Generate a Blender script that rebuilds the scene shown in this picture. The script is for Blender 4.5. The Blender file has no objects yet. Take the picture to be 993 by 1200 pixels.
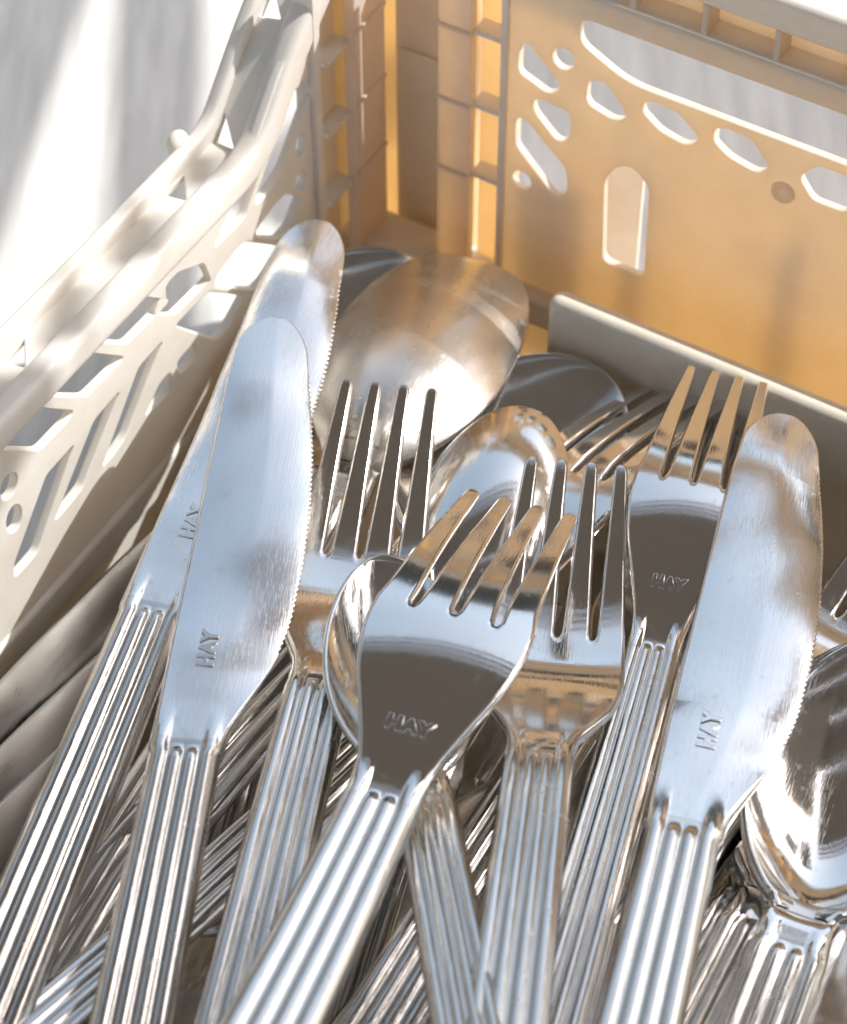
import bpy, bmesh, math, random
import numpy as np
from mathutils import Vector, Matrix

S = 0.01                       # everything below is laid out in centimetres; S turns it into metres
scene = bpy.context.scene
COL = scene.collection
random.seed(7)
rng = np.random.default_rng(7)

# ------------------------------------------------------------------ camera
PW, PH, FPX = 993.0, 1200.0, 3000.0
PITCH, YAW = math.radians(49.5), math.radians(30.8)
cR = np.array([math.cos(YAW), math.sin(YAW), 0.0])
cH = np.array([-math.sin(YAW), math.cos(YAW), 0.0])
cF = cH * math.cos(PITCH) - np.array([0, 0, math.sin(PITCH)])
cU = np.cross(cR, cF)
def ray(x, y): return cR * (x - PW / 2) / FPX - cU * (y - PH / 2) / FPX + cF
CAM = -ray(440, 240) * 46.0
def at(x, y, axis, val):       # the point of the plane axis=val seen at a photo pixel
    r = ray(x, y); return CAM + r * ((val - CAM[axis]) / r[axis])

cam = bpy.data.cameras.new('camera'); cam_o = bpy.data.objects.new('camera', cam); COL.objects.link(cam_o)
cam.sensor_fit = 'VERTICAL'; cam.sensor_height = 36; cam.sensor_width = 36; cam.lens = 36 * FPX / PH
cam_o.matrix_world = Matrix(((cR[0], cU[0], -cF[0], CAM[0] * S), (cR[1], cU[1], -cF[1], CAM[1] * S),
                             (cR[2], cU[2], -cF[2], CAM[2] * S), (0, 0, 0, 1)))
cam.clip_start = 0.01; cam.clip_end = 500
cam.dof.use_dof = True; cam.dof.focus_distance = 0.368; cam.dof.aperture_fstop = 29
scene.camera = cam_o

# ------------------------------------------------------------------ sky, sun, exposure
SUN = Vector((0.9, 1.0, 1.36)).normalized()
elev = math.asin(SUN.z); azim = math.atan2(SUN.x, SUN.y)
w = bpy.data.worlds.new('World'); scene.world = w; w.use_nodes = True
nt = w.node_tree; bg = nt.nodes['Background']
sky = nt.nodes.new('ShaderNodeTexSky'); sky.sky_type = 'NISHITA'; sky.sun_disc = False
sky.dust_density = 3; sky.air_density = 1.0; sky.ozone_density = 1.0; sky.sun_elevation = elev; sky.sun_rotation = azim
hs = nt.nodes.new('ShaderNodeHueSaturation'); hs.inputs['Saturation'].default_value = .72; hs.inputs['Hue'].default_value = .485
nt.links.new(sky.outputs[0], hs.inputs['Color']); nt.links.new(hs.outputs[0], bg.inputs[0]); bg.inputs[1].default_value = 0.15
sun = bpy.data.lights.new('sun', 'SUN'); sun_o = bpy.data.objects.new('sun', sun); COL.objects.link(sun_o)
sun.energy = 3.1; sun.angle = math.radians(0.45); sun.color = (1, .98, .945)
sun_o.rotation_euler = SUN.to_track_quat('Z', 'Y').to_euler()
scene.view_settings.view_transform = 'Standard'; scene.view_settings.look = 'None'
scene.view_settings.exposure = 0.9; scene.view_settings.gamma = 1
scene.cycles.use_denoising = True
scene.cycles.max_bounces = 10; scene.cycles.diffuse_bounces = 6; scene.cycles.glossy_bounces = 6; scene.cycles.transmission_bounces = 8

# ------------------------------------------------------------------ materials
def mat(name):
    m = bpy.data.materials.new(name); m.use_nodes = True
    return m, m.node_tree, m.node_tree.nodes['Principled BSDF']
def steel(name, col, rough, bump, rvar=.08, blotch=.0):
    m, t, p = mat(name)
    p.inputs['Metallic'].default_value = 1; p.inputs['Base Color'].default_value = (*col, 1)
    tc = t.nodes.new('ShaderNodeTexCoord')
    def noise(scale, sc, detail=3):
        mp = t.nodes.new('ShaderNodeMapping'); mp.inputs['Scale'].default_value = sc
        n = t.nodes.new('ShaderNodeTexNoise'); n.inputs['Scale'].default_value = scale; n.inputs['Detail'].default_value = detail
        t.links.new(tc.outputs['Object'], mp.inputs[0]); t.links.new(mp.outputs[0], n.inputs['Vector'])
        return n
    brush = noise(60, (60, 1.6, 60)); smear = noise(160, (1, .4, 1)); fine = noise(900, (1, 1, 1))
    mr = t.nodes.new('ShaderNodeMapRange'); mr.inputs['From Min'].default_value = .35; mr.inputs['From Max'].default_value = .7
    mr.inputs['To Min'].default_value = rough; mr.inputs['To Max'].default_value = rough + rvar
    t.links.new(smear.outputs[0], mr.inputs[0]); t.links.new(mr.outputs[0], p.inputs['Roughness'])
    spots = noise(420, (1, 1, 1), 2); sr = t.nodes.new('ShaderNodeMapRange'); sr.inputs['From Min'].default_value = .62; sr.inputs['From Max'].default_value = .72; sr.inputs['To Max'].default_value = .10
    t.links.new(spots.outputs[0], sr.inputs[0]); ra = t.nodes.new('ShaderNodeMath'); ra.operation = 'ADD'
    t.links.new(mr.outputs[0], ra.inputs[0]); t.links.new(sr.outputs[0], ra.inputs[1]); t.links.new(ra.outputs[0], p.inputs['Roughness'])
    # crossing hairline scratches
    ad = None
    for k, a in enumerate((.35, -.6, 1.2)):
        mp = t.nodes.new('ShaderNodeMapping'); mp.inputs['Rotation'].default_value = (0, 0, a); mp.inputs['Scale'].default_value = (50, 1.3, 1)
        n = t.nodes.new('ShaderNodeTexNoise'); n.inputs['Scale'].default_value = 150 + 60 * k; n.inputs['Detail'].default_value = 2
        t.links.new(tc.outputs['Object'], mp.inputs[0]); t.links.new(mp.outputs[0], n.inputs['Vector'])
        r = t.nodes.new('ShaderNodeMapRange'); r.inputs['From Min'].default_value = .64; r.inputs['From Max'].default_value = .74
        t.links.new(n.outputs[0], r.inputs[0])
        if ad is None: ad = r.outputs[0]
        else:
            q = t.nodes.new('ShaderNodeMath'); q.operation = 'ADD'; t.links.new(ad, q.inputs[0]); t.links.new(r.outputs[0], q.inputs[1]); ad = q.outputs[0]
    mixh = t.nodes.new('ShaderNodeMath'); mixh.operation = 'MULTIPLY_ADD'; mixh.inputs[1].default_value = .35
    t.links.new(ad, mixh.inputs[0]); t.links.new(brush.outputs[0], mixh.inputs[2])
    b = t.nodes.new('ShaderNodeBump'); b.inputs['Strength'].default_value = bump; b.inputs['Distance'].default_value = .00006
    t.links.new(mixh.outputs[0], b.inputs['Height'])
    b2 = t.nodes.new('ShaderNodeBump'); b2.inputs['Strength'].default_value = .1; b2.inputs['Distance'].default_value = .00012
    t.links.new(smear.outputs[0], b2.inputs['Height']); t.links.new(b.outputs[0], b2.inputs['Normal'])
    t.links.new(b2.outputs[0], p.inputs['Normal'])
    return m
M_POL = steel('polished_steel', (.76, .74, .71), .06, .12, .06)
M_BLADE = steel('brushed_steel', (.78, .765, .745), .11, .34, .1)
M_SOFT = steel('dulled_steel', (.74, .71, .67), .24, .2, .08)
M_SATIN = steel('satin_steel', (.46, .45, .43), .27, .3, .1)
M_HND = steel('handle_steel', (.66, .645, .615), .13, .25, .09)
M_DARK = steel('stamp_steel', (.55, .53, .5), .22, .2)

def plastic(name, base, trans, fac, rough=.42):
    m, t, p = mat(name)
    p.inputs['Base Color'].default_value = (*base, 1); p.inputs['Roughness'].default_value = rough
    tc = t.nodes.new('ShaderNodeTexCoord')
    n = t.nodes.new('ShaderNodeTexNoise'); n.inputs['Scale'].default_value = 55; n.inputs['Detail'].default_value = 5
    t.links.new(tc.outputs['Object'], n.inputs['Vector'])
    tr = t.nodes.new('ShaderNodeBsdfTranslucent'); tr.inputs[0].default_value = (*trans, 1)
    mx = t.nodes.new('ShaderNodeMixShader')
    mr = t.nodes.new('ShaderNodeMapRange'); mr.inputs['From Min'].default_value = .3; mr.inputs['From Max'].default_value = .7
    mr.inputs['To Min'].default_value = fac * .94; mr.inputs['To Max'].default_value = fac * 1.06
    t.links.new(n.outputs[0], mr.inputs[0]); t.links.new(mr.outputs[0], mx.inputs[0])
    g = t.nodes.new('ShaderNodeTexNoise'); g.inputs['Scale'].default_value = 130; g.inputs['Detail'].default_value = 8; g.inputs['Roughness'].default_value = .7
    t.links.new(tc.outputs['Object'], g.inputs['Vector'])
    gr = t.nodes.new('ShaderNodeValToRGB'); gr.color_ramp.elements[0].position = .32; gr.color_ramp.elements[1].position = .6
    gr.color_ramp.elements[0].color = (base[0] * .92, base[1] * .90, base[2] * .86, 1); gr.color_ramp.elements[1].color = (*base, 1)
    t.links.new(g.outputs[0], gr.inputs[0]); t.links.new(gr.outputs[0], p.inputs['Base Color'])
    mt = t.nodes.new('ShaderNodeMix'); mt.data_type = 'RGBA'; mt.blend_type = 'MULTIPLY'; mt.inputs['Factor'].default_value = .15
    mt.inputs['A'].default_value = (*trans, 1); t.links.new(gr.outputs[0], mt.inputs['B']); t.links.new(mt.outputs['Result'], tr.inputs[0])
    n2 = t.nodes.new('ShaderNodeTexNoise'); n2.inputs['Scale'].default_value = 2600; n2.inputs['Detail'].default_value = 2
    t.links.new(tc.outputs['Object'], n2.inputs['Vector'])
    b = t.nodes.new('ShaderNodeBump'); b.inputs['Strength'].default_value = .25; b.inputs['Distance'].default_value = .0001
    t.links.new(n2.outputs[0], b.inputs['Height']); t.links.new(b.outputs[0], p.inputs['Normal'])
    out = t.nodes['Material Output']
    t.links.new(p.outputs[0], mx.inputs[1]); t.links.new(tr.outputs[0], mx.inputs[2]); t.links.new(mx.outputs[0], out.inputs[0])
    return m
M_PL = plastic('cream_plastic', (.90, .885, .85), (.97, .73, .39), .43)
M_PLS = plastic('side_cream_plastic', (.90, .89, .86), (.95, .76, .48), .27)
M_AMB = plastic('thin_amber_plastic', (.88, .84, .76), (1, .76, .42), .58)
M_PLT = plastic('thick_cream_plastic', (.88, .86, .82), (.93, .70, .40), .22)

M_PLO = plastic('solid_cream_plastic', (.86, .79, .68), (.85, .65, .42), .12)
def table_mat():
    m, t, p = mat('painted_table')
    tc = t.nodes.new('ShaderNodeTexCoord')
    mp = t.nodes.new('ShaderNodeMapping'); mp.vector_type = 'TEXTURE'; mp.inputs['Scale'].default_value = (1 / 30, 1 / 3.5, 1); mp.inputs['Rotation'].default_value = (0, 0, YAW)
    n = t.nodes.new('ShaderNodeTexNoise'); n.inputs['Scale'].default_value = 9; n.inputs['Detail'].default_value = 6
    t.links.new(tc.outputs['Object'], mp.inputs[0]); t.links.new(mp.outputs[0], n.inputs['Vector'])
    cr = t.nodes.new('ShaderNodeValToRGB'); cr.color_ramp.elements[0].color = (.56, .55, .52, 1); cr.color_ramp.elements[1].color = (.74, .725, .685, 1)
    cr.color_ramp.elements[0].position = .3; cr.color_ramp.elements[1].position = .7
    t.links.new(n.outputs[0], cr.inputs[0]); t.links.new(cr.outputs[0], p.inputs['Base Color'])
    b = t.nodes.new('ShaderNodeBump'); b.inputs['Strength'].default_value = .35; b.inputs['Distance'].default_value = .0006
    t.links.new(n.outputs[0], b.inputs['Height']); t.links.new(b.outputs[0], p.inputs['Normal'])
    p.inputs['Roughness'].default_value = .5
    return m
M_TABLE = table_mat()
def plain(name, col, rough=.8):
    m, t, p = mat(name)
    tc = t.nodes.new('ShaderNodeTexCoord'); n = t.nodes.new('ShaderNodeTexNoise'); n.inputs['Scale'].default_value = 8; n.inputs['Detail'].default_value = 5
    t.links.new(tc.outputs['Object'], n.inputs['Vector'])
    cr = t.nodes.new('ShaderNodeValToRGB')
    cr.color_ramp.elements[0].color = (*[c * .85 for c in col], 1); cr.color_ramp.elements[1].color = (*[min(1, c * 1.12) for c in col], 1)
    t.links.new(n.outputs[0], cr.inputs[0]); t.links.new(cr.outputs[0], p.inputs['Base Color'])
    p.inputs['Roughness'].default_value = rough
    return m

# ------------------------------------------------------------------ object helpers
def link(name, me, parent=None, m=None):
    o = bpy.data.objects.new(name, me); COL.objects.link(o)
    if parent is not None: o.parent = parent
    if m is not None and me is not None and not me.materials: me.materials.append(m)
    return o
def empty(name, label, cat, group=None):
    o = bpy.data.objects.new(name, None); COL.objects.link(o); o.empty_display_size = .01
    o['label'] = label; o['category'] = cat
    if group: o['group'] = group
    return o
def bm_obj(name, bm, m, parent=None, bevel=0, smooth=True):
    me = bpy.data.meshes.new(name); bm.to_mesh(me); bm.free()
    o = link(name, me, parent, m)
    if bevel:
        b = o.modifiers.new('bevel', 'BEVEL'); b.width = bevel * S; b.segments = 3; b.limit_method = 'ANGLE'; b.angle_limit = math.radians(40)
    for p in me.polygons: p.use_smooth = smooth
    if smooth and bevel:
        b.harden_normals = True
    return o
def add_box(bm, lo, hi):
    vs = [bm.verts.new((x * S, y * S, z * S)) for z in (lo[2], hi[2]) for y in (lo[1], hi[1]) for x in (lo[0], hi[0])]
    for f in ((0, 2, 3, 1), (4, 5, 7, 6), (0, 1, 5, 4), (2, 6, 7, 3), (0, 4, 6, 2), (1, 3, 7, 5)): bm.faces.new([vs[i] for i in f])
def box(name, lo, hi, m, parent=None, bevel=.04):
    bm = bmesh.new(); add_box(bm, lo, hi); return bm_obj(name, bm, m, parent, bevel)
def round_poly(pts, r, n=4):   # polygon with its corners rounded
    out = []; pts = [np.array(p, float) for p in pts]
    for i, p in enumerate(pts):
        a, b = pts[i - 1] - p, pts[(i + 1) % len(pts)] - p
        la, lb = np.linalg.norm(a), np.linalg.norm(b); d = min(r, la * .42, lb * .42)
        a, b = p + a / la * d, p + b / lb * d
        for k in range(n + 1):
            t = k / n; out.append((1 - t) ** 2 * a + 2 * t * (1 - t) * p + t * t * b)
    return out
def ellipse(c, rx, ry, rot=0, n=16):
    return [(c[0] + rx * math.cos(t) * math.cos(rot) - ry * math.sin(t) * math.sin(rot),
             c[1] + rx * math.cos(t) * math.sin(rot) + ry * math.sin(t) * math.cos(rot)) for t in np.linspace(0, 2 * math.pi, n, endpoint=False)]
def pierced(name, outline, holes, thick, m, parent, mw, bevel=.04):
    """flat sheet of real thickness with openings; 2D shape in its own plane, mw puts the plane in the world"""
    cu = bpy.data.curves.new(name, 'CURVE'); cu.dimensions = '2D'; cu.fill_mode = 'BOTH'
    for poly in [outline] + holes:
        sp = cu.splines.new('POLY'); sp.points.add(len(poly) - 1); sp.use_cyclic_u = True
        for pt, q in zip(sp.points, poly): pt.co = (q[0] * S, q[1] * S, 0, 1)
    cu.extrude = (thick / 2 - bevel) * S; cu.bevel_depth = bevel * S; cu.bevel_resolution = 2; cu.offset = -bevel * S
    tmp = bpy.data.objects.new('tmp', cu); COL.objects.link(tmp)
    dg = bpy.context.evaluated_depsgraph_get()
    me = bpy.data.meshes.new_from_object(tmp.evaluated_get(dg))
    bpy.data.objects.remove(tmp); bpy.data.curves.remove(cu)
    me.name = name; me.materials.clear()
    o = link(name, me, parent, m); o.matrix_local = mw
    return o
def text_mesh(txt, size, m, extr=.012, offs=.014, spacing=1.1):
    cu = bpy.data.curves.new('lettering', 'FONT'); cu.body = txt; cu.size = size * S; cu.extrude = extr * S
    cu.offset = offs * S; cu.bevel_depth = .011 * S; cu.bevel_resolution = 2; cu.align_x = 'CENTER'; cu.align_y = 'CENTER'; cu.space_character = spacing
    tmp = bpy.data.objects.new('tmp', cu); COL.objects.link(tmp)
    dg = bpy.context.evaluated_depsgraph_get(); me = bpy.data.meshes.new_from_object(tmp.evaluated_get(dg))
    bpy.data.objects.remove(tmp); bpy.data.curves.remove(cu)
    me.name = 'lettering'; me.materials.clear(); me.materials.append(m)
    return me
# planes:  XZ sheet (facing -Y) and YZ sheet (facing +X) and XY sheet
def m_xz(y): return Matrix(((1, 0, 0, 0), (0, 0, 1, y * S), (0, 1, 0, 0), (0, 0, 0, 1)))
def m_yz(x): return Matrix(((0, 0, 1, x * S), (1, 0, 0, 0), (0, 1, 0, 0), (0, 0, 0, 1)))
def m_xy(z): return Matrix.Translation((0, 0, z * S))

# ------------------------------------------------------------------ the table and the unseen blockers added round it
FLOOR = -3.0
tb = bmesh.new(); add_box(tb, (-55, -75, FLOOR - 4.5), (75, 45, FLOOR - .5))
table = bm_obj('table', tb, M_TABLE, None, .3)
table['kind'] = 'structure'
gb = bmesh.new()
for v in [(-6000, -6000), (6000, -6000), (6000, 6000), (-6000, 6000)]: gb.verts.new((v[0] * S, v[1] * S, -.78))
gb.faces.new(gb.verts)
ground = bm_obj('ground', gb, plain('paving', (.22, .2, .18)), None, 0, False); ground['kind'] = 'structure'

# boards added out of view: grey shade on the table, dark band in the steel
shade = empty('blocker', 'unseen added pergola above the table, mirrored as dark bands in the cutlery', 'blocker')
M_BLOCK = plain('blocker_brown', (.2, .178, .155))
PZ, HZ = 75.0, 44.0
def sunpt(x, y, z=FLOOR - .5): k = (HZ - z) / SUN.z; return x + SUN.x * k, y + SUN.y * k
# boards over the table run along the picture's depth, with gaps that let streaks of sun through
u2 = Vector((cR[0], cR[1])); v2 = Vector((cH[0], cH[1]))
def board(u0, u1, v0, v1, pz=75.0, name='board', slant=0):
    bm = bmesh.new(); add_box(bm, (u0, v0, 0), (u1, v1, .4)); bmesh.ops.translate(bm, verts=[q for q in bm.verts if q.co.y > (v0 + v1) / 2 * S], vec=(slant * S / 2, 0, 0)); bmesh.ops.translate(bm, verts=[q for q in bm.verts if q.co.y < (v0 + v1) / 2 * S], vec=(-slant * S / 2, 0, 0)); o = bm_obj(name, bm, M_BLOCK, shade, .1)
    o.matrix_local = Matrix(((u2.x, v2.x, 0, 0), (u2.y, v2.y, 0, 0), (0, 0, 1, pz * S), (0, 0, 0, 1)))
def uv(px, py, z=FLOOR - .5): p = at(px, py, 2, z); q = Vector(sunpt(p[0], p[1], z)); return q.dot(u2), q.dot(v2)
for (xa, xb) in ((-400, 78), (136, 236)):
    ua, ub = uv(xa, 150)[0], uv(xb, 150)[0]; vv = uv(100, 150)[1]
    board(ua, ub, vv - 8, vv + 14, HZ, slant=(3.0 if xb < 100 else -1.0))
sx_, sy_ = sunpt(-4.3, 2.3)
box('board', (sx_, sy_, HZ + .6), (sx_ + 14, sy_ + 13, HZ + 1), M_BLOCK, shade, .1)
vf = uv(250, 650, 2)[1]
board(uv(-300, 430, 4)[0], uv(66, 430, 4)[0], vf - .5, uv(40, 405, 4)[1], HZ + 2)
for (qx, qy, wu, wv, dz) in ((182, 268, .32, .6, 2.2), (102, 356, .26, .7, 2.6), (14, 470, 1.3, .8, 3.0), (258, 186, .25, .4, 3.4)):  # small unseen boards added to dapple the side rails
    cu_, cv_ = uv(qx, qy, 4); o2 = Vector((SUN.x, SUN.y)) * (dz / SUN.z); cu_ += o2.dot(u2); cv_ += o2.dot(v2); board(cu_ - wu, cu_ + wu, cv_ - wv, cv_ + wv, HZ + dz)
board(uv(-500, 560, 2)[0], uv(1700, 560, 2)[0], vf - 26, vf, HZ + 1.2)  # added board that keeps the sun off the front of the pile
for k in range(7): board(-90, 110, -22 - k * 16.5, -6.5 - k * 16.5)  # overhead cover added behind the camera for dark reflections
board(-90, 36, -5.5, 34)
for va_, vb_ in ((35.2, 38), (39.6, 42.5), (45, 47)): board(-90, 36, va_, vb_)
wall = empty('added_dark_wall', 'unseen dark wall added round the table, mirrored in the fluted handles', 'wall')  # out of view, added only to darken reflections in the handles
M_WALL = plain('added_wall_brown', (.13, .115, .10), .9)
for nm, lo, hi in (('wall_panel', (-330, 330, -78), (150, 350, 165)), ('wall_panel', (-350, -300, -78), (-330, 350, 165)), ('wall_panel', (330, -300, -78), (350, 150, 120))): box(nm, lo, hi, M_WALL, wall, 1)
# ------------------------------------------------------------------ the crate
WX, DY = 16.9, 26.0
crate = empty('folding_crate', 'cream plastic folding crate with cut-out walls holding the cutlery', 'crate')

def px_xz(pts, y=0): return [tuple(at(a, b, 1, y)[[0, 2]]) for a, b in pts]
def px_yz(pts, x=0): return [tuple(at(a, b, 0, x)[[1, 2]]) for a, b in pts]

# --- back wall panel, cut-outs read off the photograph onto the wall plane and mirrored about its middle
mid = at(975, 220, 1, 0)[0]
def mir(p): return [(2 * mid - x, z) for x, z in p][::-1]
bh_px = [[(614, 52), (620, 53), (655, 99), (653, 109), (641, 110), (610, 87), (607, 79), (608, 61)],
         [(689, 95), (708, 97), (716, 107), (734, 136), (730, 142), (716, 140), (691, 124), (687, 116)],
         [(624, 118), (635, 118), (665, 132), (668, 140), (667, 160), (661, 167), (651, 164), (626, 132)],
         [(604, 140), (614, 139), (663, 199), (664, 223), (657, 231), (647, 227), (604, 170)],
         [(754, 122), (764, 119), (793, 132), (817, 160), (815, 170), (801, 170), (773, 154), (753, 132)],
         [(837, 152), (850, 151), (880, 164), (900, 195), (896, 202), (884, 202), (854, 185), (836, 166)]]
holes = []
for h in bh_px:
    q = round_poly(px_xz(h), .12); holes += [q, mir(q)]
for c, r in (((660, 70), .2), ((611, 212), .19)):
    e = at(*c, 1, 0); q = ellipse((e[0], e[2]), r, r * 1.05); holes += [q, mir(q)]
g = at(973, 222, 1, 0); holes.append(round_poly([(mid - .56, g[2]), (mid - .28, g[2] + .36), (mid + .28, g[2] + .36), (mid + .56, g[2]), (mid + .28, g[2] - .36), (mid - .28, g[2] - .36)], .12))
hl, ht, hb = at(679, 45, 1, 0), 5.80, 4.86
hx0 = hl[0]
handle = round_poly([(hx0, ht), (2 * mid - hx0, ht), (2 * mid - hx0, hb + .45), (2 * mid - hx0 - .9, hb), (hx0 + .9, hb), (hx0, hb + .45)], .35, 6)
holes.append(handle)
slot = round_poly(px_xz([(708, 212), (722, 196), (742, 196), (760, 221), (754, 326), (706, 306)]), .16)
holes += [slot, mir(slot)]
XL, XR = 2.62, 2 * mid - 2.62
outline = [(XL, -2.9), (XR, -2.9), (XR, 6.32), (XL, 6.32)]
def back_wall(y, sgn, parent, name):
    pierced(name, outline, holes, .16, M_PL, parent, m_xz(y + .08 * sgn), .035)
    lo, hi = min(y, y + .62 * sgn), max(y, y + .62 * sgn)
    box('rim_shelf', (XL - .3, lo + .01, 6.20), (XR + .3, hi, 6.33), M_PLT, parent, .03)
    lo, hi = sorted((y + .46 * sgn, y + .62 * sgn))
    box('rim_web', (XL - .3, lo, 6.33), (XR + .3, hi, 6.95), M_PL, parent, .02)
    lo, hi = sorted((y - .03 * sgn, y + .62 * sgn))
    box('rim_rail', (XL - 2.6, lo, 6.86), (XR + 2.6, hi, 7.5), M_PLT, parent, .16)
    for k in range(-5, 6):
        x = mid + k * 1.22
        lo, hi = sorted((y + .02 * sgn, y + .5 * sgn))
        box('rim_fin', (x - .05, lo, 6.32), (x + .05, hi, 6.88), M_PL, parent, .015)
    # tall recess behind each upright slot, open to the light at its right and top
    for xs in (slot, mir(slot)):
        x0, x1 = min(p[0] for p in xs), max(p[0] for p in xs)
        lo, hi = sorted((y + .9 * sgn, y + 1.0 * sgn))
        box('slot_guide', (x0 - .9, lo, -.9), (x0 + .30, hi, 3.2), M_PLT, parent, .03)
    # stiffening ribs on the outside
    for x in (mid - 2.6, mid + .2, mid + 3.0):
        lo, hi = sorted((y + .8 * sgn, y + 1.2 * sgn))
        box('wall_rib', (x, lo, -.3), (x + .14, hi, 3.9), M_PL, parent, .03)
back_wall(0.0, 1, crate, 'end_wall')
c = at(918, 225, 1, 0)
def lathe_mark(bm, prof, n=28):
    rows = [[bm.verts.new(((c[0] + r * math.cos(t)) * S, -h * S, (c[2] + r * math.sin(t)) * S)) for t in np.linspace(0, 2 * math.pi, n, endpoint=False)] for r, h in prof]
    for r0, r1 in zip(rows, rows[1:]):
        for i in range(n): bm.faces.new((r0[i], r0[(i + 1) % n], r1[(i + 1) % n], r1[i]))
    bm.faces.new(rows[-1]); bmesh.ops.recalc_face_normals(bm, faces=bm.faces)
bmp = bmesh.new(); lathe_mark(bmp, [(.21, -.01), (.19, .05), (.14, .06), (.11, .02), (.03, .015)])
bm_obj('gate_mark', bmp, M_PL, crate)
back_wall(-DY, -1, crate, 'end_wall')

# --- long side walls
lh_px = [[(356, 99), (359, 102), (354, 118), (321, 209), (301, 240), (300, 232), (341, 116), (345, 108)],
         [(318, 145), (317, 149), (276, 267), (253, 289), (253, 285), (306, 157)],
         [(323, 240), (342, 243), (328, 279), (301, 278), (301, 270)],
         [(275, 296), (322, 302), (300, 339), (252.5, 336), (254, 324)],
         [(233, 355), (276, 360), (255, 398), (206, 382)],
         [(82, 428), (133, 433), (102, 464), (50, 463)],
         [(24, 493), (73, 497), (66, 508), (48, 527), (0, 526)],
         [(179, 413), (163, 431), (120, 548), (135, 526), (177, 418)],
         [(128, 473), (111, 493), (64, 611), (84, 586), (127, 475)],
         [(73, 537), (55, 557), (17, 662), (18, 677), (31, 662), (71, 545)],
         [(112, 400), (150, 402), (185, 366), (150, 362)],
         [(188, 449), (170, 488), (189, 470)],
         [(216, 415), (208, 425), (211, 440), (219, 428)],
         [(196, 330), (180, 372), (206, 372), (238, 340), (228, 318)]]
def widen(p, d=.30):             # the opening has to run on behind the wall's thickness to let the eye through
    q = sorted(set([(round(y, 4), round(z, 4)) for y, z in p] + [(round(y + d, 4), round(z, 4)) for y, z in p]))
    def half(pts):
        h = []
        for r in pts:
            while len(h) > 1 and (h[-1][0] - h[-2][0]) * (r[1] - h[-2][1]) - (h[-1][1] - h[-2][1]) * (r[0] - h[-2][0]) <= 0: h.pop()
            h.append(r)
        return h
    return half(q)[:-1] + half(q[::-1])[:-1]
lholes = [round_poly(widen(px_yz(h)), .1) for h in lh_px]
for c, rx, ry in (((352.5, 171), .14, .24), ((353, 213), .15, .2), ((11, 570), .2, .23), ((17, 608), .18, .26)):
    e = at(*c, 0, 0); lholes.append(ellipse((e[1], e[2]), rx, ry))
YC = -11.9                        # middle of the long wall
def mirl(p): return [(2 * YC - y, z) for y, z in p][::-1]
both = []
for h in lholes:
    ys = [p[0] for p in h]
    if min(ys) > YC + .6: both += [h, mirl(h)]
railpath = [(-1.62, 5.62), (-2.05, 5.55), (-2.75, 5.05), (-3.75, 3.98), (-4.2, 3.86)]
l_out = [(-1.85, -2.9), (-1.85, 5.5), (-2.1, 5.5), (-2.8, 4.98), (-3.8, 3.85), (-4.3, 3.7)]
l_out = l_out + [(2 * YC - y, z) for y, z in l_out[::-1]]
def seg_matrix(x, y0, z0, y1, z1, sx):   # sheet whose u runs from (y0,z0) to (y1,z1) and whose v runs outwards in X
    d = Vector((0, y1 - y0, z1 - z0)); L = d.length; d.normalize()
    v = Vector((sx, 0, 0)); n = d.cross(v)
    if n.z < 0: pass
    return Matrix(((d.x, v.x, n.x, x * S), (d.y, v.y, n.y, y0 * S), (d.z, v.z, n.z, z0 * S), (0, 0, 0, 1))), L
def bar_between(name, p, q, w, h, m, parent, bevel):   # bar of section w (X) x h from p to q, p,q = (x, y, z) top centre line
    p, q = Vector(p) * S, Vector(q) * S; d = (q - p); L = d.length; d.normalize()
    xv = Vector((1, 0, 0)); n = xv.cross(d)
    if n.z < 0: n = -n; 
    bm = bmesh.new(); add_box(bm, (-w / 2, 0, -h), (w / 2, L / S, 0))
    o = bm_obj(name, bm, m, parent, bevel)
    side = d.cross(n)
    o.matrix_local = Matrix(((side.x, d.x, n.x, p.x), (side.y, d.y, n.y, p.y), (side.z, d.z, n.z, p.z), (0, 0, 0, 1)))
    return o
def sweep(name, path, sec, m, parent):     # section (X, normal) carried along a path in the YZ plane
    P = [np.array(p, float) for p in path]; pts = [P[0]]
    for i in range(1, len(P) - 1):
        a, b = P[i - 1] - P[i], P[i + 1] - P[i]; la, lb = np.linalg.norm(a), np.linalg.norm(b); d = min(.45, la * .4, lb * .4)
        a, b = P[i] + a / la * d, P[i] + b / lb * d
        for t in np.linspace(0, 1, 7): pts.append((1 - t) ** 2 * a + 2 * t * (1 - t) * P[i] + t * t * b)
    pts.append(P[-1]); bm = bmesh.new(); rows = []
    for i, p in enumerate(pts):
        d = pts[min(i + 1, len(pts) - 1)] - pts[max(i - 1, 0)]; d /= np.linalg.norm(d); n = np.array([-d[1], d[0]])
        if n[1] < 0: n = -n
        rows.append([bm.verts.new((q[0] * S, (p[0] + n[0] * q[1]) * S, (p[1] + n[1] * q[1]) * S)) for q in sec])
    for r0, r1 in zip(rows, rows[1:]):
        for i in range(len(sec)):
            j = (i + 1) % len(sec); bm.faces.new((r0[i], r0[j], r1[j], r1[i]))
    bm.faces.new(rows[0]); bm.faces.new(rows[-1]); bmesh.ops.recalc_face_normals(bm, faces=bm.faces)
    return bm_obj(name, bm, m, parent)
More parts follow.
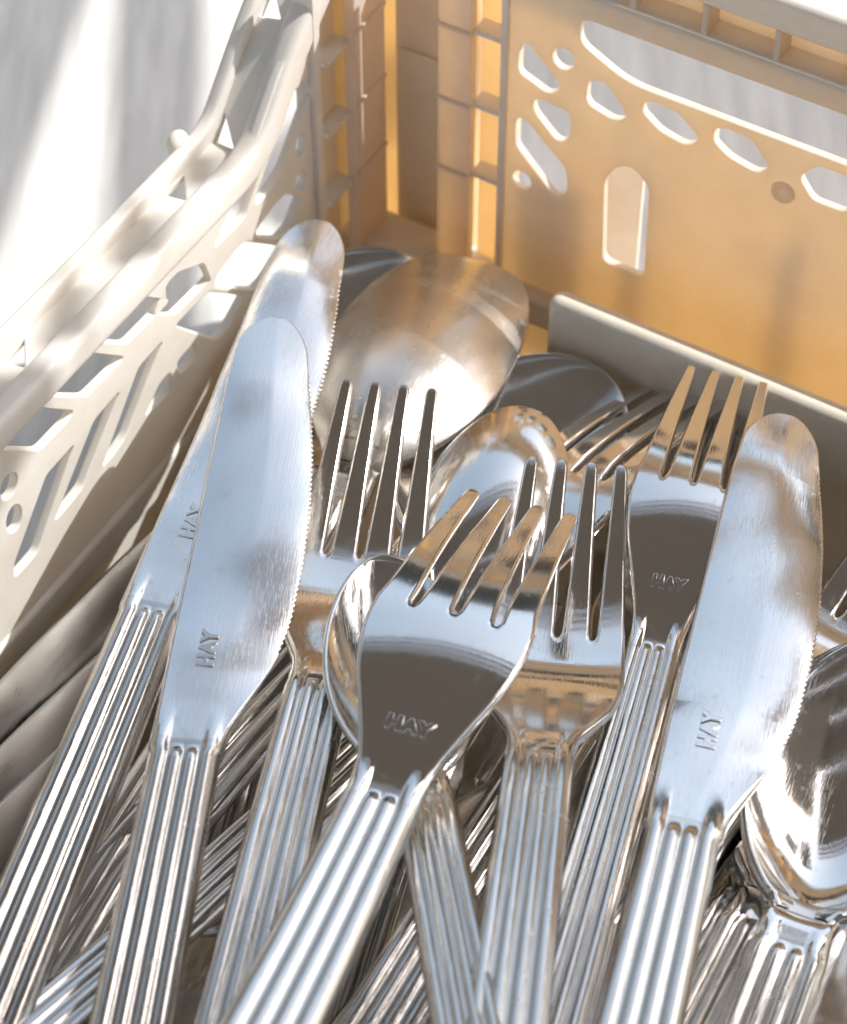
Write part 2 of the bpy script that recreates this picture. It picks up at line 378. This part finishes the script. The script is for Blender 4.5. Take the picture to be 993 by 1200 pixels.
def side_wall(x, sx, parent):     # sx: outward direction
    pierced('side_wall', l_out, both, .16, M_PLS, parent, m_yz(x + .08 * sx), .03)
    # rail: inner flange, outer flange and a web with three-cornered pockets between them
    prof = [(-.2, 6.55), (-1.55, 6.1), (-2.55, 5.2), (-3.62, 4.02), (2 * YC + 3.62, 4.02), (2 * YC + 2.55, 5.2), (2 * YC + 1.55, 6.1), (2 * YC + .2, 6.55)]
    sweep('outer_rail', prof, round_poly([(x + sx * .79, -.30), (x + sx * 1.05, -.30), (x + sx * 1.05, .12), (x + sx * .79, .12)], .1, 4), M_PLS, parent)
    sweep('inner_rail', prof, round_poly([(x - sx * .09, -.62), (x + sx * .34, -.62), (x + sx * .34, .0), (x - sx * .09, .0)], .17, 5), M_PLS, parent)
    for k in range(len(prof) - 1):
        (y0, z0), (y1, z1) = prof[k], prof[k + 1]
        L = math.hypot(y1 - y0, z1 - z0); e = .04
        u = ((y1 - y0) / L, (z1 - z0) / L)
        a = (y0 - u[0] * e, z0 - u[1] * e); b = (y1 + u[0] * e, z1 + u[1] * e)
        mw, L = seg_matrix(x + sx * .26, y0, z0, y1, z1, sx)
        tri = []
        cs = {0: [], 1: [L * .35], 2: [L * .82], 3: [1.15, 5.4, 9.6, L - 1.15], 4: [L * .18], 5: [L * .65], 6: []}[k]
        for c in cs: tri.append(round_poly([(c - .27, .5), (c + .27, .5), (c + .2, .14)], .03, 2))
        pierced('rail_web', [(-.05, .04), (L + .05, .04), (L + .05, .60), (-.05, .60)], tri, .14, M_PLS, parent, Matrix.Translation((0, 0, -.24 * S)) @ mw, .03)
    lo, hi = sorted((x - .10 * sx, x + .2 * sx))
    box('bottom_rail', (lo, 2 * YC + 1.9, -1.0), (hi, -1.9, -.38), M_PLS, parent, .1)
    b = bmesh.new(); bmesh.ops.create_uvsphere(b, u_segments=20, v_segments=12, radius=.22 * S, matrix=Matrix.Translation(((x + sx * 1.1) * S, -4.15 * S, 4.1 * S)) @ Matrix.Diagonal((.75, 1, 1, 1)))
    bm_obj('hinge_knob', b, M_PLS, parent)
side_wall(0.0, -1, crate)
side_wall(2 * mid, 1, crate)

# --- corner posts
def corner(fx, fy, parent):       # fx, fy map the corner at the origin to each corner of the crate
    def bx(name, lo, hi, m, bev=.03):
        xs = sorted((fx(lo[0]), fx(hi[0]))); ys = sorted((fy(lo[1]), fy(hi[1])))
        box(name, (xs[0], ys[0], lo[2]), (xs[1], ys[1], hi[2]), m, parent, bev)
    bx('post_flange', (-.3, -1.92, -2.9), (.10, -1.72, 6.3), M_PLT)
    bx('post_panel', (-.62, -1.1, -2.9), (-.42, -.5, 6.4), M_PL)
    bx('post_panel', (-.22, -.55, -2.9), (0, .42, 6.5), M_PL)
    bx('post_panel', (-.12, .92, -2.9), (.86, 1.12, 5.75), M_PLO, .06)
    bx('post_panel', (-.7, 1.2, -2.9), (1.4, 1.3, 6.6), M_AMB, .04)
    bx('post_panel', (-.9, -.6, -2.9), (-.8, 1.15, 6.6), M_AMB, .04)
    bx('post_panel', (.02, .82, -2.9), (1.21, .91, 3.0), M_PLO, .04)
    bx('post_panel', (1.30, 0.0, -2.9), (1.92, .2, 6.86), M_PL)
    bx('post_panel', (1.86, .42, -2.9), (2.62, .54, 6.86), M_AMB)
    bx('post_flange', (2.46, .0, -2.9), (2.60, .45, 6.86), M_PLT)
    bx('post_panel', (1.22, .1, -2.9), (1.32, 1.0, 6.6), M_PL)
    for z in (.9, 2.45, 4.0, 5.7):
        bx('post_shelf', (-.45, -1.3, z), (-.08, -.5, z + .1), M_PLT, .03)
        bx('post_shelf', (1.9, .06, z + .62), (2.48, .46, z + .72), M_PLT, .03)
        bx('post_shelf', (1.28, -.05, z + .62), (1.92, .06, z + .70), M_PL, .02)
        bx('post_shelf', (-.04, -.52, z + .25), (.05, .40, z + .33), M_PL, .02)
    bx('corner_foot', (-.6, -.4, -2.98), (2.7, .6, -.6), M_PLT, .1)
corner(lambda x: x, lambda y: y, crate)
corner(lambda x: 2 * mid - x, lambda y: y, crate)
corner(lambda x: x, lambda y: -DY - y, crate)
corner(lambda x: 2 * mid - x, lambda y: -DY - y, crate)

# --- floor with its grid of openings
fh = []
for i in range(9):
    for j in range(2):
        x = 1.55 + i * (2 * mid - 3.1) / 8; y = -1.4 - j * (DY - 2.8) / 12
        fh.append(round_poly([(x - .55, y - .6), (x + .55, y - .6), (x + .55, y + .6), (x - .55, y + .6)], .12, 2))
pierced('crate_floor', [(-.3, -DY - .3), (2 * mid + .3, -DY - .3), (2 * mid + .3, .3), (-.3, .3)], fh, .2, M_PLO, crate, m_xy(FLOOR - .1), .03)
box('floor_ledge', (XL - .2, -.38, -.95), (XR + .2, -.004, -.36), M_PLT, crate, .06)

# ------------------------------------------------------------------ divider plate standing in front of the back wall
tp = at(640, 350, 2, 1.98)
div = empty('divider_plate', 'pale upright divider plate with a bright top edge in front of the back wall', 'divider')
box('plate', (tp[0], tp[1], FLOOR + .02), (2 * mid - .5, tp[1] + .42, tp[2]), M_PLO, div, .19)

# ------------------------------------------------------------------ cutlery: sheet-metal solids from a planar grid
def smooth_interp(xs, ys, sig=.25):
    xs, ys = np.array(xs, float), np.array(ys, float)
    g = np.linspace(xs[0] - 2, xs[-1] + 2, 1200); v = np.interp(g, xs, ys)
    k = np.arange(-400, 401) * (g[1] - g[0]); kern = np.exp(-.5 * (k / sig) ** 2); kern /= kern.sum()
    v = np.convolve(np.pad(v, 400, mode='edge'), kern, mode='valid')
    return lambda q: np.interp(q, g, v)

def solid(v2, quads, zfun, tfun, htop, hbot, und=None):
    """v2 (n,2) plan points, quads index it; returns verts, faces, normals, and for each face its plan centroid"""
    v2 = np.array(v2, float); n = len(v2); x, y = v2[:, 0], v2[:, 1]
    e = .01
    z = zfun(x, y); zx = (zfun(x + e, y) - zfun(x - e, y)) / (2 * e); zy = (zfun(x, y + e) - zfun(x, y - e)) / (2 * e)
    N = np.stack([-zx, -zy, np.ones(n)], 1); N /= np.linalg.norm(N, axis=1)[:, None]
    P = np.stack([x, y, z], 1); t = tfun(x, y)
    top = P + N * (t / 2 + htop(x, y))[:, None]; bot = P - N * (t / 2 + hbot(x, y))[:, None]
    cnt = {}
    for q in quads:
        for a, b in zip(q, q[1:] + q[:1]): cnt[(a, b)] = cnt.get((a, b), 0) + 1
    bnd = [(a, b) for (a, b) in cnt if (b, a) not in cnt]
    out = np.zeros((n, 2))
    for a, b in bnd:
        d = v2[b] - v2[a]; l = np.linalg.norm(d) + 1e-9; nn = np.array([d[1], -d[0]]) / l
        out[a] += nn; out[b] += nn
    l = np.linalg.norm(out, axis=1); ok = l > 1e-6; out[ok] /= l[ok][:, None]
    bi = sorted({i for e_ in bnd for i in e_}); m1 = {v: 2 * n + k for k, v in enumerate(bi)}; m2 = {v: 2 * n + len(bi) + k for k, v in enumerate(bi)}
    def side(f):
        r = []
        for i in bi:
            o3 = np.array([out[i][0], out[i][1], out[i][0] * zx[i] + out[i][1] * zy[i]])
            r.append(P[i] + o3 * .24 * t[i] + N[i] * f * t[i])
        return np.array(r)
    V = np.vstack([top, bot, side(.27), side(-.27)])
    F, C = [], []
    for q in quads:
        c = v2[list(q)].mean(0)
        F.append(tuple(q)); C.append(c); F.append(tuple(i + n for i in q[::-1])); C.append(c)
    for a, b in bnd:
        c = (v2[a] + v2[b]) / 2
        for s in ((a, m1[a], m1[b], b), (m1[a], m2[a], m2[b], m1[b]), (m2[a], a + n, b + n, m2[b])): F.append(s); C.append(c)
    NV = np.zeros_like(V)
    for f in F:
        p = V[list(f)]; c = np.cross(p[2] - p[0], p[3] - p[1])
        for i in f: NV[i] += c
    NV /= np.linalg.norm(NV, axis=1)[:, None] + 1e-12
    return V, F, NV, np.array(C)

def split_meshes(V, F, NV, C, classify, mats):
    """one mesh per region, with normals that run smoothly across the seams"""
    res = []
    keys = [classify(c) for c in C]
    for k in dict.fromkeys(keys):
        fs = [f for f, kk in zip(F, keys) if kk == k]
        idx = sorted({i for f in fs for i in f}); mp = {v: i for i, v in enumerate(idx)}
        me = bpy.data.meshes.new(k[0]); me.from_pydata([tuple(V[i] * S) for i in idx], [], [tuple(mp[i] for i in f) for f in fs])
        for p in me.polygons: p.use_smooth = True
        me.normals_split_custom_set_from_vertices([tuple(NV[i]) for i in idx])
        me.materials.append(mats(k[0])); res.append((k[0], me))
    return res

HL = 11.0                                        # handle length
hw_f = lambda y: np.interp(y, [-HL, -6, 0], [.60, .54, .47])
def rib_profile(x, y, hw, A, yn=-.05, reach=.9):
    """four half-round ribs: the inner two and the outer two each join in a U at the handle's end"""
    s = np.abs(x) / hw
    yc = -HL + hw_f(-HL)
    r = np.hypot(x, y - yc) / hw
    s = np.where(y < yc, r, s)
    fade = np.clip(1 - (y - yn) / reach, 0, 1); fade = fade * fade * (3 - 2 * fade)
    def prof(d): return np.clip(1 - d * d, 0, None) ** .72
    din = np.where(y > yn, np.hypot((s - .25) * hw, y - yn) / (.22 * hw), np.abs(s - .25) / .22)
    inner = prof(din); outer = prof(np.abs(s - .76) / .23) * fade
    return A * np.maximum(inner, outer)

def handle_rows():
    yc = -HL + .60
    a = -HL + .60 * (1 - np.cos(np.linspace(.06, math.pi / 2, 13)))
    b = np.linspace(yc, -.6, 14)[1:]
    c = np.linspace(-.6, 1.2, 22)[1:]
    return np.concatenate([a, b, c])
def handle_halfwidth(y):
    yc = -HL + .60
    return np.where(y < yc, np.sqrt(np.clip(.36 - (y - yc) ** 2, 1e-4, None)), hw_f(y))

def grid(rows, cols):                             # cols(y) -> x positions
    v, q = [], []; n = None
    for j, y in enumerate(rows):
        xs = cols(y); n = len(xs)
        v += [(x, y) for x in xs]
        if j:
            for i in range(n - 1): q.append(((j - 1) * n + i, (j - 1) * n + i + 1, j * n + i + 1, j * n + i))
    return v, q, n

def make_fork(down):
    TW, GW = .395, .185
    tot = 4 * TW + 3 * GW; half = tot / 2; yroot, ytip = (3.45 if down else 4.1), 7.35
    tcell = np.array([0, .07, .25, .42, .58, .75, .93, 1.0]); ncol_t = 7; ncol_g = 4
    xs = []
    for k in range(4):
        a = -half + k * (TW + GW); xs += list(a + tcell * TW)
        if k < 3: xs += list(a + TW + np.linspace(0, GW, ncol_g + 1)[1:-1])
    xs = np.array(xs); sroot = xs / half; suni = np.linspace(-1, 1, len(xs))
    wf = smooth_interp([0, .4, .8, 1.4, 2.1, 2.8, 3.5, 4.1, 8], [.47, .45, .5, .72, .99, 1.12, 1.11, half, half], .18)
    def hw(y): return handle_halfwidth(y) if y < .05 else float(wf(y))
    def cols(y):
        t = np.clip((y - .8) / 1.6, 0, 1); t = t * t * (3 - 2 * t)
        return (suni * (1 - t) + sroot * t) * hw(y)
    rows = np.concatenate([handle_rows(), np.linspace(1.2, yroot - .34, 19)[1:], [yroot - .17, yroot]])
    v, q, n = grid(rows, cols)
    last = (len(rows) - 1) * n
    gapcols = []
    for k in range(3):
        s0 = k * (ncol_t + ncol_g) + ncol_t
        for i in range(ncol_g + 1):
            gapcols.append(s0 + i)
            u = (i / ncol_g - .5) * 2; dip = .13 * math.sqrt(max(0, 1 - u * u))
            x, y = v[last + s0 + i]; v[last + s0 + i] = (x, y - dip)
            x, y = v[last - n + s0 + i]; v[last - n + s0 + i] = (x, y - dip * .75)
            x, y = v[last - 2 * n + s0 + i]; v[last - 2 * n + s0 + i] = (x, y - dip * .25)
    tine_rows = list(np.linspace(yroot, ytip - .12, 11)[1:]) + [ytip - .05, ytip - .015, ytip]
    for k in range(4):
        s0 = k * (ncol_t + ncol_g); prev = [last + s0 + i for i in range(ncol_t + 1)]
        c0 = -half + k * (TW + GW) + TW / 2; c1 = c0 * .88
        for y in tine_rows:
            f = (y - yroot) / (ytip - yroot); c = c0 + (c1 - c0) * f
            wd = TW * (1 - .60 * f ** .9)
            if y > ytip - .12: wd *= math.sqrt(max(.12, 1 - ((y - (ytip - .12)) / .125) ** 2))
            cur = []
            for i in range(ncol_t + 1):
                v.append((c + (tcell[i] - .5) * wd, y)); cur.append(len(v) - 1)
            for i in range(ncol_t): q.append((prev[i], prev[i + 1], cur[i + 1], cur[i]))
            prev = cur
    zc = smooth_interp([-HL, -7, -3, 0, .6, 1.4, 2.2, 3.0, 3.7, 4.5, 5.5, 6.5, 7.4], ([-.35, -.05, .08, .0, -.14, -.50, -.86, -1.06, -1.10, -1.02, -.86, -.68, -.48] if down else [-.35, -.05, .08, .0, -.14, -.48, -.82, -1.02, -1.04, -.88, -.52, -.12, .26]), .36)
    sg = -1 if down else 1
    def zf(x, y):
        c = np.clip((y - 1.4) / 1.5, 0, 1); dish = .05 * c * np.clip((5 - y) / 1.5, 0, 1) * x * x
        return sg * (zc(y) + dish)
    tf = lambda x, y: np.interp(y, [-HL, -1, .6, 3, 5, 7.4], [.20, .22, .24, .19, .17, .12])
    rib = lambda x, y: rib_profile(x, y, np.where(y < .05, hw_f(y), wf(y)), .08)
    V, F, NV, C = solid(v, q, zf, tf, rib, rib)
    def cls(c):
        if c[1] < .0: return ('handle',)
        if c[1] < yroot + .02 and not (c[1] > yroot - .001 and False): 
            return ('head',) if c[1] < yroot else ('head',)
        return ('tine', int(np.argmin([abs(c[0] - (-half + k * (TW + GW) + TW / 2) * (1 - .14 * (c[1] - yroot) / (ytip - yroot))) for k in range(4)])))
    parts = split_meshes(V, F, NV, C, cls, lambda k: M_HND if k == 'handle' else M_POL)
    zs = float(zf(np.array([0.]), np.array([1.25]))[0]); sl = float((zf(np.array([0.]), np.array([1.4])) - zf(np.array([0.]), np.array([1.1])))[0] / .3)
    stamp = (0, 1.22, zs + .235 / 2 * 1.1 + .008, math.atan(sl), 0)
    return dict(parts=parts, tip=(0, ytip, float(zf(np.array([0.]), np.array([ytip]))[0])), stamp=stamp if down else None)

def make_knife():
    xl = smooth_interp([0, 1, 3, 6, 8.0, 8.8, 9.6], [-.5, -.51, -.54, -.54, -.52, -.49, -.46], .2)
    xr = smooth_interp([0, .4, 1.2, 2.0, 2.9, 4.1, 5.4, 6.6, 7.6, 8.4, 9.0, 9.6], [.49, .52, .82, 1.10, 1.25, 1.29, 1.24, 1.12, .96, .80, .70, .62], .18)
    def edges(y):
        if y < .02: h = float(handle_halfwidth(y)); return -h, h
        a, b = float(xl(y)), float(xr(y))
        if 2.2 < y < 8.2: b -= (0, .018, .03, .018)[int(round((y - 2.2) / .0275)) % 4]
        if y > 8.75:
            k = math.sqrt(max(.004, 1 - ((y - 8.75) / .86) ** 2)); m = .10; a, b = m + (a - m) * k, m + (b - m) * k
        return a, b
    s = np.concatenate([[-1, -.965], np.linspace(-.9, .9, 31), [.965, 1]])
    rows = np.concatenate([handle_rows(), np.linspace(1.2, 2.2, 8)[1:], np.arange(2.2, 8.62, .0275)[1:], np.linspace(8.62, 9.40, 14)[1:], [9.46, 9.51, 9.55, 9.58, 9.6]])
    def cols(y):
        a, b = edges(y); return a + (s + 1) / 2 * (b - a)
    v, q, n = grid(rows, cols)
    zc = smooth_interp([-HL, -6, 0, 4, 9.6], [-.1, .05, .05, .0, .02], .6)
    ph = rng.uniform(0, 6.28, 8)
    def zf(x, y):
        f = np.clip((y - 1.0) / 1.6, 0, 1)
        s = np.clip((2 * x - xl(y) - xr(y)) / (xr(y) - xl(y) + .05), -1, 1)
        und = -.05 * s ** 4 * np.clip((9.2 - y) / 1.5, 0, 1) + .06 * np.sin(.85 * y + ph[0]) * np.sin(1.5 * x + ph[1]) + .012 * np.sin(1.9 * y + 1.3 * x + ph[2]) + .006 * np.sin(3.1 * y - 2.2 * x + ph[3])
        return zc(y) - f * (.045 * (x - .35) ** 2) + f * und
    def tf(x, y):
        a, b = xl(y), xr(y); u = np.clip((b - x) / (b - a + 1e-6), 0, 1)
        blade = .05 + .13 * np.clip(u / .45, 0, 1)
        f = np.clip((y - .2) / 1.5, 0, 1)
        return (1 - f) * .30 + f * blade * np.interp(y, [8, 9.6], [1, .55])
    rib = lambda x, y: rib_profile(x, y, np.where(y < .05, hw_f(y), .5), .075, reach=1.0)
    V, F, NV, C = solid(v, q, zf, tf, rib, rib)
    parts = split_meshes(V, F, NV, C, lambda c: ('handle',) if c[1] < .25 else ('blade',), lambda k: M_HND if k == 'handle' else M_BLADE)
    zs = float(zf(np.array([.12]), np.array([2.05]))[0] + tf(np.array([.12]), np.array([2.05]))[0] / 2)
    return dict(parts=parts, tip=(.1, 9.6, .02), stamp=(.05, 2.05, zs - .004, 0, math.pi / 2))

def make_spoon(bw, L, depth, up, tipx=.5, bm_=None):
    yb = .75                                       # where the bowl begins
    def hw(y):
        if y < .05: return float(handle_halfwidth(y))
        if y < yb: return .47 - .06 * math.sin(math.pi * (y / yb) * .5)
        t = (y - yb) / (L - yb)
        q = max(0, math.sin(math.pi * min(1, t) ** .95)); e = q ** (tipx if t > .5 else .58) * bw
        e = max(e, .41 * max(0, 1 - t * 6) + .02)
        return e
    s = np.sin(np.linspace(-1, 1, 33) * math.pi / 2 * .94) / math.sin(math.pi / 2 * .94)
    tt = np.concatenate([np.linspace(0, .12, 7)[1:], np.linspace(.12, .88, 22)[1:], 1 - .12 * (1 - np.sin(np.linspace(0, math.pi / 2, 9)[1:]))])
    rows = np.concatenate([handle_rows()[:-1], [yb - .02], yb + tt * (L - yb)])
    def cols(y): return s * hw(y)
    v, q, n = grid(rows, cols)
    hwt = np.array([hw(y) for y in np.linspace(-HL, L + .2, 2600)]); yy = np.linspace(-HL, L + .2, 2600)
    sg = 1 if up else -1
    zc = smooth_interp([-HL, -6, -2, 0, .8, 1.6, L * .5, L * .8, L, L + 1], [-.3, .0, .05, .0, -.12, -.16, -.10, .05, .18, .2], .3)
    def zf(x, y):
        t = np.clip((y - yb + .15) / (L - yb + .15), 0, 1); h = np.interp(y, yy, hwt)
        bowl = np.sin(math.pi * t ** .85) ** .75
        u = np.clip(x / (h + .02), -1.2, 1.2)
        return sg * (zc(y) - depth * bowl * np.clip(1 - u * u, 0, 1) ** .9)
    tf = lambda x, y: np.interp(y, [-HL, -1, .6, 2, L], [.20, .22, .24, .13, .10])
    rib = lambda x, y: rib_profile(x, y, np.where(y < .05, hw_f(y), .42), .08, reach=.7)
    V, F, NV, C = solid(v, q, zf, tf, rib, rib)
    parts = split_meshes(V, F, NV, C, lambda c: ('handle',) if c[1] < .0 else ('bowl',), lambda k: M_HND if k == 'handle' else (bm_ or M_POL))
    return dict(parts=parts, tip=(0, L, float(zf(np.array([0.]), np.array([L]))[0])), stamp=None)

KINDS = {'fork': make_fork(False), 'fork_down': make_fork(True), 'knife': make_knife(),
         'dull_knife': None, 'spoon': make_spoon(1.38, 5.9, .62, True), 'spoon_down': make_spoon(1.5, 6.6, .62, False, .27, M_SOFT),
         'small_spoon_down': make_spoon(1.38, 5.9, .62, False, .45), 'big_spoon': make_spoon(1.95, 7.3, .8, True, .46)}
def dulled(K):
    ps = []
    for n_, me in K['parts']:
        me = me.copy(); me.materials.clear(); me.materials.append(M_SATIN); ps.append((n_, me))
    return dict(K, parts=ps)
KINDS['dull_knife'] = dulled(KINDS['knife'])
STAMP_F = text_mesh('HAY', .30, M_POL); STAMP_K = text_mesh('HAY', .34, M_POL)
GROUP = {'fork': 'forks in the crate', 'knife': 'knives in the crate', 'spoon': 'spoons in the crate'}
LOG = []
protos = {}
def place(kind, N, zN, T, roll, label, zhint=None, L=.92, W=None):
    K = KINDS[kind]; base = kind.replace('_down', '').replace('big_', '').replace('small_', '').replace('dull_', '')
    tip = np.array(K['tip']) * L
    p = at(N[0], N[1], 2, zN); r = ray(*T)
    d = CAM - p; A = r @ r; B = 2 * r @ d; Cc = d @ d - tip @ tip; disc = B * B - 4 * A * Cc
    if disc < 0: ts = [-B / (2 * A)]
    else: ts = [(-B - math.sqrt(disc)) / (2 * A), (-B + math.sqrt(disc)) / (2 * A)]
    zh = zN if zhint is None else zhint
    t = min(ts, key=lambda q: abs((CAM + r * q)[2] - zh)); q = CAM + r * t
    c = Vector(q - p).normalized()
    xv = c.cross(Vector((0, 0, 1))).normalized(); xv = Matrix.Rotation(math.radians(roll), 3, c) @ xv
    nv = xv.cross(c)
    phi = math.atan2(tip[2], tip[1]); yv = c * math.cos(phi) - nv * math.sin(phi); zv = xv.cross(yv)
    # account for the tip lying off the axis
    psi = math.atan2(tip[0], tip[1]); rot = Matrix.Rotation(psi, 4, 'Z')
    M = Matrix(((xv.x, yv.x, zv.x, p[0] * S), (xv.y, yv.y, zv.y, p[1] * S), (xv.z, yv.z, zv.z, p[2] * S), (0, 0, 0, 1))) @ rot
    root = empty({'fork': 'table_fork', 'knife': 'table_knife', 'spoon': 'table_spoon'}[base], label, base, GROUP[base])
    root.matrix_world = M @ Matrix.Diagonal((W or L, L, L, 1))
    for name, me in K['parts']: link(name, me, root)
    if K['stamp']:
        x, y, z, pit, rz = K['stamp']
        o = link('lettering', STAMP_K if base == 'knife' else STAMP_F, root)
        o.location = (x * S, y * S, z * S); o.rotation_euler = (pit, 0, rz)
    e = Vector(M @ Vector((0, -HL * S, 0))) / S
    LOG.append((kind, [round(float((CAM+r*q_)[2]),1) for q_ in ts], label[:40], 'miss' if disc < 0 else '', 'zT %.2f' % q[2], 'end z %.2f' % e.z, 'tipxyz', q.round(1)))
    return root

def lay(kind, x, y, z, yaw, pitch, roll, label):
    K = KINDS[kind]; base = kind.replace('_down', '').replace('big_', '').replace('small_', '').replace('dull_', '')
    M = Matrix.Translation((x * S, y * S, z * S)) @ Matrix.Rotation(math.radians(-yaw), 4, 'Z') @ Matrix.Rotation(math.radians(pitch), 4, 'X') @ Matrix.Rotation(math.radians(roll), 4, 'Y') @ Matrix.Scale(.92, 4)
    root = empty({'fork': 'table_fork', 'knife': 'table_knife', 'spoon': 'table_spoon'}[base], label, base, 'cutlery buried at the bottom of the pile')
    root.matrix_world = M
    for name, me in K['parts']: link(name, me, root)
R2 = random.Random(11)
for i in range(30):
    kind = ['knife', 'knife', 'knife', 'fork'][i % 4]
    lay(kind, 3.6 + (i * 7 % 30) / 30 * 11.6 + R2.uniform(-.4, .4), (-16.6 if i % 3 else -13.2) + R2.uniform(-1.6, 1.2), -2.6 + .055 * i, R2.uniform(-12, 34), R2.uniform(-2, 1), R2.uniform(0, 24),
        'steel %s buried at the bottom of the pile with only slivers showing' % kind)
# ---- lowest layer
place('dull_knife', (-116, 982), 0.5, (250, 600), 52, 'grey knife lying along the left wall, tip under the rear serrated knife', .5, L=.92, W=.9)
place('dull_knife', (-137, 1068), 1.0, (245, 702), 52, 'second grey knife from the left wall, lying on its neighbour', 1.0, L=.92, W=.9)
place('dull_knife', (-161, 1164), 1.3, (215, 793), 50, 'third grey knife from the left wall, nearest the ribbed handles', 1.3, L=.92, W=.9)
place('knife', (-95, 1330), 0.2, (290, 1000), 0, 'pale knife blade at the bottom left under the ribbed handle end', .3)
place('knife', (120, 1260), 0.4, (450, 795), 5, 'dark knife blade between the stamped front knife and the left fork handle', .2)
place('knife', (480, 1150), .9, (790, 735), 0, 'blue-grey knife blade crossing under the middle fork handle', 1.0)
place('knife', (530, 1225), 0.7, (850, 780), 4, 'lower pale knife blade under the right-hand fork handles', .5)
place('knife', (705, 1215), 1.4, (962, 795), 6, 'plain knife blade showing under the right-hand notched knife', 1.6)
place('big_spoon', (477, 659), 1.36, (690, 425), 0, 'large dark spoon with a wide round bowl behind the shiny spoon', 1.2, L=.72, W=.9)
place('big_spoon', (372, 570), 1.0, (448, 290), 0, 'black-looking spoon bowl at the crate corner behind the rounded spoon back', 1.0, L=.74, W=.85)
place('spoon_down', (392, 588), 1.3, (560, 308), 0, 'spoon lying face down with its rounded back towards the corner', 1.1, L=.92, W=1.0)
place('fork', (700, 800), 1.4, (885, 505), 0, 'fork under the right side pointing up behind the notched knife', 1.4, L=.84)
place('fork_down', (552, 745), 1.3, (822, 452), -18, 'fork with long tan tines pointing right behind the middle fork', 1.2, L=.9)
place('fork', (905, 870), 1.9, (1120, 560), 0, 'fork at the right edge partly hidden by the notched knife', 1.6, L=.86)
# ---- middle layer
place('small_spoon_down', (510, 812), 0.9, (618, 480), 0, 'shiny spoon in the middle whose bowl mirrors the tan crate wall', .9, L=.86, W=.84)
place('spoon', (868, 1072), 2.0, (1036, 757), -6, 'lowest spoon of the three nested at the right edge', 2.1, L=.88, W=.96)
place('spoon', (884, 1092), 2.3, (1046, 752), -3, 'middle spoon of the three nested at the right edge', 2.5, L=.88, W=.96)
place('spoon', (922, 1120), 2.7, (1058, 748), 0, 'top spoon of the nested stack at the right edge', 2.9, L=.9, W=1.0)
place('fork_down', (800, 790), 1.5, (880, 470), 0, 'fork nested under the tan-tined fork beside the notched knife', 1.4, L=.84, W=.76)
place('fork', (373, 808), 3.1, (457, 452), 0, 'left fork with four dark tines beside the serrated knife', 3, L=.87)
place('spoon', (500, 945), 4.1, (447, 652), 0, 'spoon under the front fork with leafy light mirrored in its bowl', 3.9, L=.87, W=.74)
place('fork', (632, 893), 4.0, (676, 543), 0, 'middle fork with dark upright tines and tan neck', 4, L=.87)
place('fork_down', (764, 768), 2.4, (853, 440), 0, 'stamped fork with tan tines at the back beside the notched knife', 2, L=.84, W=.76)
# ---- top layer
place('knife', (178, 728), 2.6, (378, 260), 0, 'rear knife at the left, its rounded tip nearest the crate corner', 2.6, L=.885)
place('knife', (217, 890), 3.3, (325, 374), 0, 'front left knife with wide pale-blue blade and toothed edge', 3.2, L=.875)
place('knife', (798, 985), 3.9, (922, 488), 0, 'right-hand knife with scratched blade and tan reflections', 3.4)
place('fork_down', (446, 945), 4.6, (612, 591), 0, 'topmost fork in front, face down, with bright tips and dark neck', 4.6, L=.85, W=.95)
place('knife', (900, 1420), 6.5, (1085, 1000), -28, 'blurred smooth knife blade closest to the camera at the bottom right corner', 6.5)
